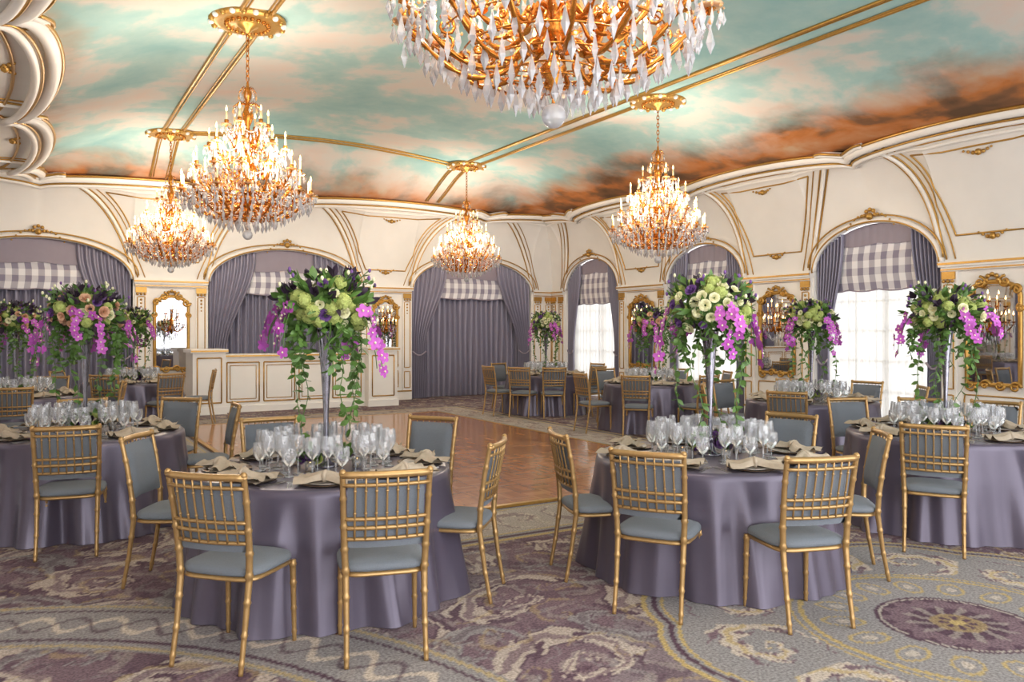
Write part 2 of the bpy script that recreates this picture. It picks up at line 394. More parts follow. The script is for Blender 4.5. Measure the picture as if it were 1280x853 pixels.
for w,W in WALLS.items():
    edges=[W['s0']]
    for c,h in W['ar']: edges+= [c-h,c+h]
    edges.append(W['s1'])
    mb=MB()
    for i in range(0,len(edges),2):
        a,b=edges[i],edges[i+1]; a+=.03; b-=.03
        if b-a<.2: continue
        wbox(mb,w,a,b,0,.05,0,.22,creamw); wbox(mb,w,a-.02,b+.02,0,.11,2.54,2.62,creamw); wbox(mb,w,a,b,0,.07,2.48,2.54,creamw)
        wbox(mb,w,a-.02,b+.02,.1,.125,2.57,2.60,gold); wbox(mb,w,a,b,.05,.062,.19,.22,gold)
        wbox(mb,w,a,b,.06,.078,2.49,2.51,gold)
        pw=.22 if b-a>1 else (b-a)/2-.04
        for p0 in (a,b-pw):
            wbox(mb,w,p0,p0+pw,0,.045,.22,2.48,creamw)
            wrect(mb,w,p0+.04,p0+pw-.04,.05,.75,2.28,.011,gold); wrect(mb,w,p0+.04,p0+pw-.04,.05,.28,.66,.011,gold)
            wbox(mb,w,p0+.01,p0+pw-.01,.045,.07,2.36,2.47,gold)
            for q in range(3): sphere(mb,P(w,p0+pw*(.2+.3*q),.07,2.33,0),.028,gold,6,4)
            for q in range(4): sphere(mb,P(w,p0+pw*.5,.055,2.22-.07*q,0),.024-.003*q,gold,6,4)
        if b-a>1:
            m=(a+b)/2; hw=(b-a)/2-pw-.10
            wrect(mb,w,m-hw,m+hw,.012,.3,.68,.012,gold)
            m2=MB()
            z0,z1=.84,2.10
            top=[(m+hw*.9*math.cos(PI*k/12),z1+.2*math.sin(PI*k/12)) for k in range(13)]
            out=[(m-hw*.9,z0),(m+hw*.9,z0)]+top
            m2.add([P(w,s,.02,z,0) for s,z in out],[tuple(range(len(out)))],mirror,False)
            dense=[]
            for p,q in zip(out,out[1:]+out[:1]):
                for k in range(3): dense.append((p[0]+(q[0]-p[0])*k/3,p[1]+(q[1]-p[1])*k/3))
            tube(m2,[P(w,s,.03,z,0) for s,z in dense],.030,gold,6,closed=True)
            tube(m2,[P(w,m+(s-m)*.93,.035,1.5+(z-1.5)*.965,0) for s,z in dense],.010,gold,5,closed=True)
            for sg in (-1,1):
                wspiral(m2,w,m+sg*hw*.42,z1+.19,.085,sg,.05,gold,1.4,PI/2)
                wspiral(m2,w,m+sg*hw*.8,z1+.07,.08,-sg,.05,gold,1.4,0)
                wspiral(m2,w,m+sg*hw*.75,z0-.02,.08,sg,.05,gold,1.4,PI)
                wspiral(m2,w,m+sg*hw*.93,z1-.18,.06,sg,.05,gold,1.4,PI/2)
                wspiral(m2,w,m+sg*.10,z0+.0,.07,-sg,.05,gold,1.3,PI)
            for q in range(5):
                an=PI*q/4; sphere(m2,P(w,m+.08*math.cos(an),.05,z1+.22+.08*math.sin(an),0),.034,gold,6,4)
            m2.obj('wall_mirror')
            sconce_spots.append((w,m))
    mb.obj('trim_pilasters_'+w)
def sconce_mesh(w,m):
    mb=MB(); z=1.66
    base=P(w,m,.06,z,0)
    sphere(mb,base,.06,brass,8,5)
    pr=lambda ds,o,zz:P(w,m+ds,o,zz,0)
    tube(mb,[pr(0,.06,z-.12),pr(0,.09,z),pr(0,.10,z+.15),pr(0,.09,z+.36)],[.012,.03,.015,.01],brass,6)
    for k,(ds,o,dz) in enumerate(((-.22,.12,0),(-.12,.2,.03),(0,.24,.0),(.12,.2,.03),(.22,.12,0),(-.11,.13,.22),(.11,.13,.22),(0,.16,.3))):
        zz=z+.05+dz
        tube(mb,[pr(ds*t,.08+(o-.08)*t,z+dz-.09*math.sin(PI*t)+.03*t) for t in (0,.25,.5,.75,1)]+[pr(ds,o,zz)],.009,brass,5)
        p=pr(ds,o,zz)
        lathe(mb,[(.001,0),(.03,.008),(.035,.02)],brass,8,T3(*p))
        lathe(mb,[(.009,.01),(.009,.11),(.001,.112)],candle,6,T3(*p))
        lathe(mb,[(.001,.11),(.012,.125),(.001,.170)],flame,6,T3(*p))
        for q in range(4):
            a=q*PI/2+.4; drop(mb,p[0]+.03*math.cos(a),p[1]+.03*math.sin(a),zz,.07,.009)
        drop(mb,p[0],p[1],zz-.03,.12,.014)
    for q in range(10):
        drop(mb,*pr((q-4.5)*.035,.13,z-.04-.03*(4.5-abs(q-4.5))),.1,.012)
    return mb.obj('wall_sconce')
for w,m in sconce_spots:
    sconce_mesh(w,m)
def curtains(w,c,h,window):
    W=WALLS[w]
    za=lambda s: ZS+(ZA-ZS)*math.sqrt(max(0,1-((s-c)/h)**2))
    mb=MB(); h2=h-.03
    zt=3.08 if window else 2.95; zb=2.28 if window else 2.40
    n=49
    def prof(i,j,lo,hi,o):
        s=c-h2+2*h2*i/(n-1); top=za(s)-.015
        a=min(lo(s),top-.0) ; b=min(hi(s),top)
        return P(w,s,o(s,j/3),a+(b-a)*j/3,0)
    lo=lambda s: zb-.03*abs(math.sin((s-c)*PI/(2*h2)*4))
    grid(mb,lambda i,j:prof(i,j,lo,lambda s:zt,lambda s,t:-.16+.03*math.sin(t*PI)),n,4,plaid)
    grid(mb,lambda i,j:prof(i,j,lambda s:zt-.05-.04*abs(math.sin((s-c)*PI/(2*h2)*3)),lambda s:9,lambda s,t:-.12+.008*math.sin(s*45)),n,4,drape2)
    tube(mb,[P(w,c-h2+2*h2*i/(n-1),-.145,lo(c-h2+2*h2*i/(n-1)),0) for i in range(n)],.012,drape2,5)
    n2=int(2*h*60)
    if window:
        grid(mb,lambda i,j:P(w,c-h2+2*h2*i/(n2-1),-.26+.026*math.sin(i*.8)+.010*math.sin(i*2.1),.01+(min(2.75,za(c-h2+2*h2*i/(n2-1)))-.01)*j/3,0),n2,4,sheer)
    else:
        n2=int(2*h*70)
        grid(mb,lambda i,j:P(w,c-h2+2*h2*i/(n2-1),-.28+.055*math.sin(i*.6)+.014*math.sin(i*1.31+j),.01+(min(2.75,za(c-h2+2*h2*i/(n2-1)))-.01)*j/5,0),n2,6,drape)
    for sg in (-1,1):
        W0=(.50 if window else .95); wb=.22 if window else .34
        nu,nv=57,26
        def sdz(i,z,out=0):
            a=i/(nu-1)
            k=ss((z-1.15)/2.0); wd=wb+(W0-wb)*k
            if z<1.1: wd=wb*(1+.10*ss((1.1-z)/1.1))
            return P(w,c+sg*(h2-a*wd),-.075+out+.038*math.sin(a*2*PI*7.5+.6*k),z,0)
        def sd(i,j):
            a=i/(nu-1); zt_=za(c+sg*(h2-a*W0))-.02
            return sdz(i,.01+(zt_-.01)*j/(nv-1))
        grid(mb,sd,nu,nv,drape)
        tube(mb,[P(w,c+sg*(h2-wb*1.02*a),-.03,1.12-.10*math.sin(PI*a),0) for a in (0,.2,.4,.6,.8,1)],.02,drape2,5)
    return mb.obj('window_curtain' if window else 'arch_curtain')
nwin=0
for w,W in WALLS.items():
    for c,h in W['ar']:
        curtains(w,c,h,w!='back')
        if w!='back':
            nwin+=1; mb=MB()
            for k in range(5):
                s=c-h+2*h*k/4; wbox(mb,w,s-(.035 if k in(0,4,2) else .015),s+(.035 if k in (0,4,2) else .015),-.40,-.36,0,3.34,creamw)
            for z in (.04,.6,1.1,1.6,2.1,2.6): wbox(mb,w,c-h,c+h,-.40,-.36,z-.02,z+.02,creamw)
            mb.obj('window_%d'%nwin)
# ---------------------------------------------------------------- floor
def carpet_color(x,y):
    C=lambda *a:np.array([lin(v) for v in a])
    mauve,dm,beige,grey,goldc,lt=C(118,98,106),C(88,68,80),C(188,175,162),C(142,138,138),C(180,158,108),C(170,161,152)
    out=np.empty(x.shape+(3,)); out[:]=mauve
    def put(mask,col,a=1.0):
        mask=np.asarray(mask)*a
        out[:]=out*(1-mask[...,None])+col*mask[...,None]
    xw=x+.12*np.sin(y*2.3+1)+.06*np.sin(y*5.1+x*3)+.022*np.sin(x*17+y*9)+.010*np.sin(y*41-x*23); yw=y+.12*np.sin(x*2.1)+.06*np.sin(x*4.7-y*2)+.022*np.sin(y*19-x*8)+.010*np.sin(x*37+y*29)
    def spirals(cs,ox,oy,b,wd,R,lobes):
        X=(xw+ox)/cs; Y=(yw+oy)/cs; i=np.floor(X); j=np.floor(Y)
        dx=(X-i-.5)*cs; dy=(Y-j-.5)*cs; r=np.hypot(dx,dy)+1e-4; th=np.arctan2(dy,dx)
        hand=np.where((i+j)%2==0,1,-1)
        f=((hand*th+np.log(r/R)/b)/(2*PI)+.13*(i*7+j*3))%1.0
        q=np.abs(f-.5); wv=wd*(1+.45*np.sin(np.log(r)*lobes))+.025*np.sin(th*9)
        ins=(r<R)
        return (q<wv)&ins,(q>=wv)&(q<wv+.05)&ins,(q<wv*.35)&ins
    tone=np.sin(x*1.3+1.1*np.sin(y*.9))*np.sin(y*1.5+.8*np.sin(x*1.1)); put(tone>.35,grey,.30); put(tone<-.45,dm,.45)
    a,b,c=spirals(.62,.2,.5,.5,.15,.36,11); put(a,dm,.5)
    a,b,c=spirals(.37,.1,.2,.4,.09,.20,17); put(a,lt,.36)
    a,b,c=spirals(.29,.0,.1,.35,.06,.15,21); put(a,grey,.4)
    a,b,c=spirals(.95,.0,.35,.30,.13,.54,19); put(b,dm,.9); put(a,beige,.75); put(c,mauve,.8)
    a,b,c=spirals(.95,.47,.82,.42,.13,.34,15); put(a,grey,.85); put(b,dm,.6); put(c,dm,.5)
    a,b,c=spirals(.53,.3,.4,.35,.05,.27,9); put(a,goldc,.35)
    r=np.hypot(x+1.2,y-2.5); th=np.arctan2(y-2.5,x+1.2)
    k=(r>2.5)&(r<3.15); put(k,grey,.92)
    w1=np.sin(th*46)*.10
    put(k&(np.abs(r-2.83-w1)<.03),beige); put(k&(np.abs(r-2.83+w1)<.02),dm,.7)
    put(((r>2.52)&(r<2.55))|((r>3.10)&(r<3.13)),goldc,.7)
    put(((r>2.60)&(r<2.63))|((r>3.03)&(r<3.05)),dm)
    for cx,cy in ((4.35,2.5),(8.9,2.5)):
        r=np.hypot(x-cx,y-cy); th=np.arctan2(y-cy,x-cx)
        wob=1.62+.07*np.abs(np.sin(th*6))
        k=r<wob; put(k,grey)
        put((r<wob+.03)&(r>wob),goldc); put((r<wob-.03)&(r>wob-.06),dm); put((r<wob-.08)&(r>wob-.10),goldc)
        seg=12; ph=((th/(2*PI)*seg)%1.0-.5); lx=ph*2*PI*.95/seg+.01*np.sin(r*40); ly=r-1.18+.015*np.sin(th*60)
        rr=np.hypot(lx,ly)+1e-4; t2=np.arctan2(ly,lx)*np.where((np.floor(th/(2*PI)*seg))%2==0,1,-1)
        f=((t2+np.log(rr/.25)/.33)/(2*PI))%1.0; q=np.abs(f-.5); wv=.15+.07*np.sin(np.log(rr)*19)
        put((q<wv)&(rr<.29),beige); put((q>=wv)&(q<wv+.06)&(rr<.29),mauve); put((q<wv*.3)&(rr<.29),goldc,.7)
        put((r>.80)&(r<.83),goldc); put((r>.86)&(r<.875),goldc)
        ph=((th/(2*PI)*16)%1.0-.5); lx=ph*2*PI*.6/16; q=np.hypot(lx*1.6,(r-.62)+.3*np.abs(lx)); put((q<.12)&(q>.095),goldc,.9); put(q<.045,beige,.8)
        put(r<.42,dm); put((r<.36+.03*np.cos(th*16))&(r>.24),mauve); put((r<.40)&(r>.385),lt)
        put((r<.26+.03*np.cos(th*12))&(r>.13)&(np.abs(np.sin(th*6+r*9))>.80),lt,.5)
        put((r<.14),goldc,.5); put((r<.10)&(np.cos(th*8)>0),dm); put(r<.04,goldc)
    dx=np.maximum(np.maximum(2.1-x,x-6.8),0); dy=np.maximum(np.maximum(6.3-y,y-14.2),0); d=np.maximum(dx,dy)
    k=(d<1.0); put(k,lt,.85)
    run=np.where(dx>dy,y,x)
    lx=((run/.55)%1.0-.5)*.55+.012*np.sin(d*37); ly=d-.5+.012*np.sin(run*33); rr=np.hypot(lx,ly)+1e-4; t2=np.arctan2(ly,lx)*np.where(np.floor(run/.55)%2==0,1,-1)
    f=((t2+np.log(rr/.3)/.35)/(2*PI))%1.0; q=np.abs(f-.5); wv=.13+.07*np.sin(np.log(rr)*19)
    put(k&(q<wv)&(rr<.30),mauve,.6); put(k&(q>=wv)&(q<wv+.05)&(rr<.3),beige)
    put((d<.12)|((d>.88)&(d<1.0)),grey); put(((d>.13)&(d<.16))|((d>.84)&(d<.87))|((d>1.0)&(d<1.03)),goldc,.9)
    put((d>.06)&(d<.09),dm); put((d>.93)&(d<.96),dm)
    put((d>1.1)&(d<1.16),dm,.6)
    return out
xs=np.arange(-2.7,12.15,.0175)
ys=np.concatenate([[-2.0,-1,0,1.0],np.arange(1.5,4.6,.015),np.arange(4.6,7.2,.024),np.arange(7.2,17.3,.06),[17.3,17.8]])
X,Y=np.meshgrid(xs,ys,indexing='ij')
nxg,nyg=X.shape
co=np.zeros((nxg*nyg,3),dtype=np.float32); co[:,0]=X.ravel(); co[:,1]=Y.ravel()
idx=np.arange(nxg*nyg).reshape(nxg,nyg)
q=np.stack([idx[:-1,:-1],idx[1:,:-1],idx[1:,1:],idx[:-1,1:]],-1).reshape(-1,4).astype(np.int32)
me=bpy.data.meshes.new('floor'); nf=len(q)
me.vertices.add(len(co)); me.vertices.foreach_set('co',co.ravel())
me.loops.add(nf*4); me.loops.foreach_set('vertex_index',q.ravel())
me.polygons.add(nf); me.polygons.foreach_set('loop_start',np.arange(0,nf*4,4,dtype=np.int32)); me.polygons.foreach_set('loop_total',np.full(nf,4,dtype=np.int32))
me.update(calc_edges=True)
col=np.ones((len(co),4),dtype=np.float32); col[:,:3]=carpet_color(X.ravel(),Y.ravel())
ca=me.color_attributes.new('Col','FLOAT_COLOR','POINT'); ca.data.foreach_set('color',col.ravel())
me.materials.append(carpet); place(me,'floor')
mb=MB(); box(mb,2.1,6.8,6.3,14.2,.0,.02,parquet)
for a,b,c,d in ((2.04,6.86,6.24,6.3),(2.04,6.86,14.2,14.26),(2.04,2.1,6.3,14.2),(6.8,6.86,6.3,14.2)): box(mb,a,b,c,d,0,.022,gold)
mb.obj('dance_floor')
# ---------------------------------------------------------------- bar
mb=MB()
box(mb,2.95,6.45,16.3,16.75,0,1.08,creamw); box(mb,2.9,6.5,16.25,16.8,1.08,1.14,creamw); box(mb,2.9,6.5,16.235,16.25,1.095,1.125,gold)
box(mb,2.93,6.47,16.26,16.3,0,.12,creamw)
for a,b in ((2.6,3.2),(6.1,6.75)):
    box(mb,a,b,16.05,16.85,0,1.18,creamw); box(mb,a-.04,b+.04,16.0,16.88,1.18,1.25,creamw); box(mb,a-.04,b+.04,15.99,16.0,1.2,1.23,gold)
    box(mb,a-.02,b+.02,16.02,16.05,0,.14,creamw)
def frect(mb,x0,x1,y,z0,z1,r,mat):
    for a,b in (((x0,z0),(x1,z0)),((x1,z0),(x1,z1)),((x1,z1),(x0,z1)),((x0,z1),(x0,z0))):
        tube(mb,[(a[0],y,a[1]),(b[0],y,b[1])],r,mat,5)
for k in range(4):
    x0=3.27+.71*k; frect(mb,x0,x0+.62,16.295,.2,.98,.014,gold); frect(mb,x0+.06,x0+.56,16.297,.26,.92,.008,gold)
for a,b in ((2.6,3.2),(6.1,6.75)): frect(mb,a+.08,b-.08,16.045,.22,1.08,.014,gold)
mb.obj('paneled_bar_counter')
# ---------------------------------------------------------------- chair
def chair_mesh():
    mb=MB()
    def se(cx,cy,hx,hy,z0,z1,dome,mat,ex=4):
        n=28; rings=[]
        def ring(f,z): return [(cx+f*hx*math.copysign(abs(math.cos(a))**(2/ex),math.cos(a)),cy+f*hy*math.copysign(abs(math.sin(a))**(2/ex),math.sin(a)),z) for a in [2*PI*k/n for k in range(n)]]
        R=[ring(.93,z0),ring(1,z0+.008),ring(1,z1-.015),ring(.97,z1),ring(.85,z1+dome*.45),ring(.6,z1+dome*.8),ring(.3,z1+dome),ring(.01,z1+dome*1.02)]
        vs=[v for r in R for v in r]; fs=[]
        for i in range(len(R)-1):
            for j in range(n): fs.append((i*n+j,i*n+(j+1)%n,(i+1)*n+(j+1)%n,(i+1)*n+j))
        fs.append(tuple(range(n))[::-1]); mb.add(vs,fs,mat,True)
    se(0,0,.212,.20,.405,.432,0,chairgold,5)
    se(0,.0,.222,.208,.432,.468,.024,uphol,4)
    def rings(pts,rad,at):
        P_=[];R_=[]
        for i in range(len(pts)-1):
            a,b=Vector(pts[i]),Vector(pts[i+1]); n=max(2,int((b-a).length/.012))
            for k in range(n): P_.append(a.lerp(b,k/n)); R_.append(rad[i]+(rad[i+1]-rad[i])*k/n)
        P_.append(Vector(pts[-1])); R_.append(rad[-1])
        for i,p in enumerate(P_):
            if any(abs(p.z-z)<.0065 for z in at): R_[i]*=1.3
        return P_,R_
    for sx in (-1,1):
        p,r=rings([(sx*.198,.19,0),(sx*.193,.182,.42)],[.011,.017],[.05,.17,.30,.40]); tube(mb,p,r,chairgold,8)
        pts=[(sx*.190,-.262,0),(sx*.188,-.225,.2),(sx*.190,-.195,.42),(sx*.196,-.20,.55),(sx*.203,-.227,.75),(sx*.208,-.262,.925)]
        p,r=rings(pts,[.012,.014,.017,.017,.015,.014],[.05,.18,.32,.45,.55,.66,.8,.92]); tube(mb,p,r,chairgold,8)
        sphere(mb,(sx*.208,-.263,.93),.017,chairgold,8,5)
    def back(x,z):
        yb=-.20-.063*ss((z-.52)/.44)*1.0; return yb-.028*(1-(x/.2)**2)
    def rail(z,r):
        tube(mb,[(x*.2*(1+.04*(z-.6)/.3),back(x*.2,z),z) for x in [k/6 for k in range(-6,7)]],r,chairgold,8)
    rail(.918,.018); rail(.868,.010); rail(.700,.010); rail(.655,.011); rail(.60,.010)
    for k in range(7):
        x=-.150+.30*k/6
        tube(mb,[(x,back(x,z)-.006,z) for z in (.60,.655,.7,.8,.868,.915)],.0055,chairgold,6)
        for z in (.73,.84): sphere(mb,(x,back(x,z)-.006,z),.0085,chairgold,6,4)
    def pad(i,j,off):
        x=-.184+.368*i/12; z=.555+.335*j/8; e=(1-(abs(i-6)/6)**6)*(1-(abs(j-4)/4)**6)
        return (x,back(x,z)+.012+off*e,z)
    grid(mb,lambda i,j:pad(i,j,.034),13,9,uphol); grid(mb,lambda i,j:pad(i,j,-.002),13,9,uphol)
    return mb.mesh('dining_chair')
CH=chair_mesh()
# ---------------------------------------------------------------- table
def table_mesh(seed):
    rnd=random.Random(seed); mb=MB(); n=216
    ph=[rnd.random()*6.28 for _ in range(5)]
    lv=[(0,.75),(.4,.75),(.735,.75),(.762,.747),(.775,.735),(.780,.70),(.788,.6),(.80,.5),(.812,.4),(.822,.3),(.835,.2),(.85,.1),(.862,.02),(.865,.004)]
    def pt(i,j):
        a=2*PI*i/n; R,z=lv[j]; k=max(0,(.72-z)/.72)**.8
        s1=math.sin(8*a+ph[0]+.8*math.sin(3*a+ph[3])); s2=math.sin(15*a+ph[1]+math.sin(2*a+ph[4]))
        w=.038*(abs(s1)**1.5*(1 if s1>0 else -1))+.030*s2+.014*math.sin(29*a+ph[2]+z*2)
        R2=R+w*k
        return (R2*math.cos(a),R2*math.sin(a),z)
    grid(mb,pt,n,len(lv),satin,True,None,True)
    lathe(mb,[(.3,.0),(.28,.04),(.05,.08),(.05,.70),(.6,.71),(.6,.735)],leafd,16)
    return mb.mesh('round_dining_table')
TM=[table_mesh(k) for k in range(3)]
def settings():
    pl=MB(); nk=MB(); cu=MB(); gl=MB(); rnd=random.Random(3)
    wine=[(.001,.0),(.036,.001),(.032,.004),(.005,.008),(.004,.10),(.012,.11),(.036,.135),(.044,.168),(.039,.215),(.037,.232)]
    water=[(.001,.0),(.034,.001),(.030,.004),(.006,.008),(.005,.06),(.020,.07),(.040,.097),(.043,.133),(.040,.172)]
    champ=[(.001,.0),(.030,.001),(.026,.004),(.004,.008),(.0035,.10),(.012,.11),(.023,.15),(.026,.19),(.020,.25)]
    for k in range(8):
        a=2*PI*k/8; M=Matrix.Rotation(a,4,'Z')@T3(.59,0,0)
        lathe(pl,[(.001,.003),(.10,.003),(.146,.012),(.148,.010),(.105,.0),(.001,.0)],plate,24,M)
        lathe(pl,[(.001,.009),(.08,.009),(.110,.016),(.112,.014),(.085,.006)],china,24,M)
        rot=rnd.uniform(-.6,.6); MN=M@T3(.04,0,.020)@Matrix.Rotation(rot,4,'Z')
        ph=rnd.random()*6
        def np_(i,j):
            u=-1+2*i/18; v=-1+2*j/12
            wd=.030+.095*abs(u)**.8
            x=v*wd+.012*math.sin(u*5+ph); y=u*.165+.02*v*v*abs(u)
            z=.030*math.exp(-(u*2.2)**2)*(1-v*v)+.014+.016*math.sin(v*8+ph)*abs(u)+.008*math.sin(v*15+u*6)*abs(u)+.018*(1-abs(u))*(1-v*v)
            return (x,y,max(.001,z))
        grid(nk,np_,19,13,napk,True,MN)
        grid(nk,lambda i,j:(lambda p:(p[0]*.98,p[1]*.98,.0))(np_(i,j)),19,13,napk,True,MN)
        tube(nk,[(.033*math.cos(t),0,.028+.026*math.sin(t)) for t in [2*PI*q/12 for q in range(12)]],.012,napk,6,MN,True)
        for dy in (.182,.20,-.182,-.20):
            l=.19; MC=M@T3(0,dy,.0)
            box(cu,-l/2,l/2,-.003,.003,0,.003,silver,MC); box(cu,-l/2,-l/2+.065,-.008,.008,0,.0035,silver,MC)
        for (r,da,pf) in ((.395,-.19,wine),(.36,.04,wine),(.40,.24,water),(.30,-.16,champ),(.29,.20,wine)):
            lathe(gl,pf,glass,14,Matrix.Rotation(a+da,4,'Z')@T3(r,0,.0))
    return pl.mesh('dinner_plate_set'),nk.mesh('folded_napkin_set'),cu.mesh('cutlery_set'),gl.mesh('wine_glass_set')
PL,NK,CU,GL=settings()
# ---------------------------------------------------------------- flowers
def frame(n):
    n=Vector(n).normalized(); t=n.orthogonal().normalized(); b=n.cross(t)
    return Matrix(((t.x,b.x,n.x,0),(t.y,b.y,n.y,0),(t.z,b.z,n.z,0),(0,0,0,1)))
def rose(mb,c,n,r,mat,rnd):
    M=T3(*c)@frame(n)@Matrix.Rotation(rnd.random()*6,4,'Z')
    for ly,(rr,tilt,k,hh) in enumerate(((1.0,.62,6,.55),(.72,.36,5,.75),(.42,.15,4,.85))):
        for q in range(k):
            a=2*PI*q/k+ly*.5
            vs=[]
            for i in range(4):
                f=i/3; rad=r*(rr*(.25+.75*f**.8) if tilt>.2 else rr*(.5+.4*f)); z=r*(hh*f - (.25*tilt)*f**3)
                for j in range(-1,2):
                    w=1.15*PI/k*(1.0-.25*f*f)*j; vs.append((rad*math.cos(a+w),rad*math.sin(a+w),z-(.08*r*abs(j))))
            mb.add(vs,[(i*3+j,i*3+j+1,i*3+j+4,i*3+j+3) for i in range(3) for j in range(2)],mat,True,M)
def hydra(mb,c,n,r,mat,rnd):
    for q in range(50):
        d=Vector((rnd.gauss(0,1),rnd.gauss(0,1),rnd.gauss(0,1))).normalized()
        if d.dot(Vector(n).normalized())<-.3: d=-d
        p=Vector(c)+d*r*.9; M=T3(*p)@frame(d)@Matrix.Rotation(rnd.random()*6,4,'Z'); s=r*.24
        mb.add([(0,0,.0),(s,.35*s,.25*s),(s*.9,s*.9,.1*s),(.35*s,s,.25*s),(-.35*s,s,.25*s),(-s*.9,s*.9,.1*s),(-s,.35*s,.25*s),(-s,-.35*s,.25*s),(-s*.9,-s*.9,.1*s),(-.35*s,-s,.25*s),(.35*s,-s,.25*s),(s*.9,-s*.9,.1*s),(s,-.35*s,.25*s)],
          [(0,1,2,3),(0,4,5,6),(0,7,8,9),(0,10,11,12)],mat,False,M)
    sphere(mb,c,r*.82,mat,8,5)
def leafm(mb,p,d,l,wd,mat,rnd,curl=.3):
    d=Vector(d).normalized(); M=T3(*p)@frame(d)@Matrix.Rotation(rnd.random()*6,4,'Z')
    vs=[];ws=[.15,.75,1,.7,.05]
    for i,w in enumerate(ws):
        f=i/4
        for j in (-1,0,1): vs.append((wd*w*j,curl*l*f*f+.12*wd*abs(j),l*f))
    mb.add(vs,[(i*3+j,i*3+j+1,i*3+j+4,i*3+j+3) for i in range(4) for j in range(2)],mat,True,M)
def orchid(mb,p,d,s,rnd,mat):
    M=T3(*p)@frame(d)@Matrix.Rotation(rnd.random()*6,4,'Z')
    for q in range(5):
        a=2*PI*q/5; w=s*(.5 if q%2 else .66)
        ca,sa=math.cos(a),math.sin(a)
        pts=[(0,0,0),(.45,-w/s*.75,.1),(1.0,-w/s*.5,.12),(1.15,0,.05),(1.0,w/s*.5,.12),(.45,w/s*.75,.1)]
        vs=[(s*(x*ca-y*sa),s*(x*sa+y*ca),s*z) for x,y,z in pts]
        mb.add(vs,[(0,1,2,3),(0,3,4,5)],mat,True,M)
    sphere(mb,Vector(p)+Vector(d).normalized()*s*.2,s*.2,roseW,6,4)
def centerpiece(seed,pale,warm=False):
    rnd=random.Random(seed); mb=MB()
    lathe(mb,[(.001,0),(.085,.0),(.08,.012),(.04,.03),(.022,.07),(.016,.14),(.016,.3),(.022,.45),(.032,.6),(.044,.74),(.058,.84),(.062,.86),(.05,.85)],vasem,20)
    sphere(mb,(0,0,.1),.03,vasem,12,6)
    C=Vector((0,0,1.01)); RX,RZ=.235,.165
    sphere(mb,C,.17,leaf,12,8,.8)
    pts=[]; N=92; ga=PI*(3-math.sqrt(5))
    for i in range(N):
        z=1-1.72*i/N; r=math.sqrt(max(0,1-z*z)); a=i*ga; pts.append(Vector((r*math.cos(a),r*math.sin(a),z)))
    for i,d in enumerate(pts):
        k=.92+rnd.uniform(-.12,.32)
        p=C+Vector((d.x*RX*k,d.y*RX*k,d.z*RZ*k)); x=rnd.random()
        dark=(d.z>.35 and rnd.random()<(.25 if pale else .55))
        if dark:
            if rnd.random()<.5: rose(mb,p,d,rnd.uniform(.03,.045),roseP,rnd)
            for q in range(4): leafm(mb,p,d+Vector((rnd.uniform(-.6,.6),rnd.uniform(-.6,.6),rnd.uniform(-.3,.6))),.08,.022,leafd,rnd)
        elif x<.38: rose(mb,p,d,rnd.uniform(.03,.048),roseK if (warm and rnd.random()<.65) else roseW,rnd)
        elif x<.72: hydra(mb,p-d*.02,d,rnd.uniform(.038,.056),roseG,rnd)
        elif x<.84: rose(mb,p,d,rnd.uniform(.03,.045),roseP,rnd)
        else:
            for q in range(4): leafm(mb,p,d+Vector((rnd.uniform(-.6,.6),rnd.uniform(-.6,.6),rnd.uniform(-.3,.6))),.09,.026,leafd if rnd.random()<.4 else leaf,rnd)
    for i in range(130):
        d=Vector((rnd.gauss(0,1),rnd.gauss(0,1),rnd.gauss(.0,.8))).normalized()
        p=C+Vector((d.x*RX*.85,d.y*RX*.85,d.z*RZ*.85))
        leafm(mb,p,d+Vector((rnd.uniform(-.5,.5),rnd.uniform(-.5,.5),rnd.uniform(-.3,.4))),rnd.uniform(.08,.13),rnd.uniform(.012,.022),leaf if rnd.random()<.8 else leafd,rnd)
    for i in range(26):
        a=rnd.random()*6.28; d=Vector((math.cos(a)*.8,math.sin(a)*.8,rnd.uniform(.1,1.0))).normalized()
        p0=C+Vector((d.x*RX*.9,d.y*RX*.9,d.z*RZ*.9)); p1=p0+d*rnd.uniform(.08,.16)+Vector((0,0,.02))
        tube(mb,[p0,(p0+p1)/2+Vector((0,0,.01)),p1],.0025,leaf,4)
        sphere(mb,p1,.011,roseP if rnd.random()<.5 else roseW,6,4,1.4)
        for q in range(2): leafm(mb,p0.lerp(p1,.4+.3*q),d+Vector((rnd.uniform(-1,1),rnd.uniform(-1,1),0)),.05,.013,leaf,rnd)
    for i in range(14):
        a=i*2*PI/14+rnd.uniform(-.2,.2); L_=rnd.uniform(.2,.42) if i%3 else rnd.uniform(.55,.88); r0=.12; pv=[]
        sway=rnd.uniform(-.6,.6); sp=rnd.uniform(.10,.2)
        for k in range(16):
            f=k/15; rr=r0+sp*math.sin(f*PI*.7)-.04*f; an=a+sway*f+.12*math.sin(f*11+i)
            pv.append(Vector((rr*math.cos(an),rr*math.sin(an),.94-L_*f+.05*math.sin(f*PI))))
        tube(mb,pv,.0028,leaf,4)
        for k in range(1,16):
            for q in range(2):
                leafm(mb,pv[k],Vector((rnd.uniform(-1,1),rnd.uniform(-1,1),-.4)),rnd.uniform(.04,.068),rnd.uniform(.013,.023),leaf,rnd)
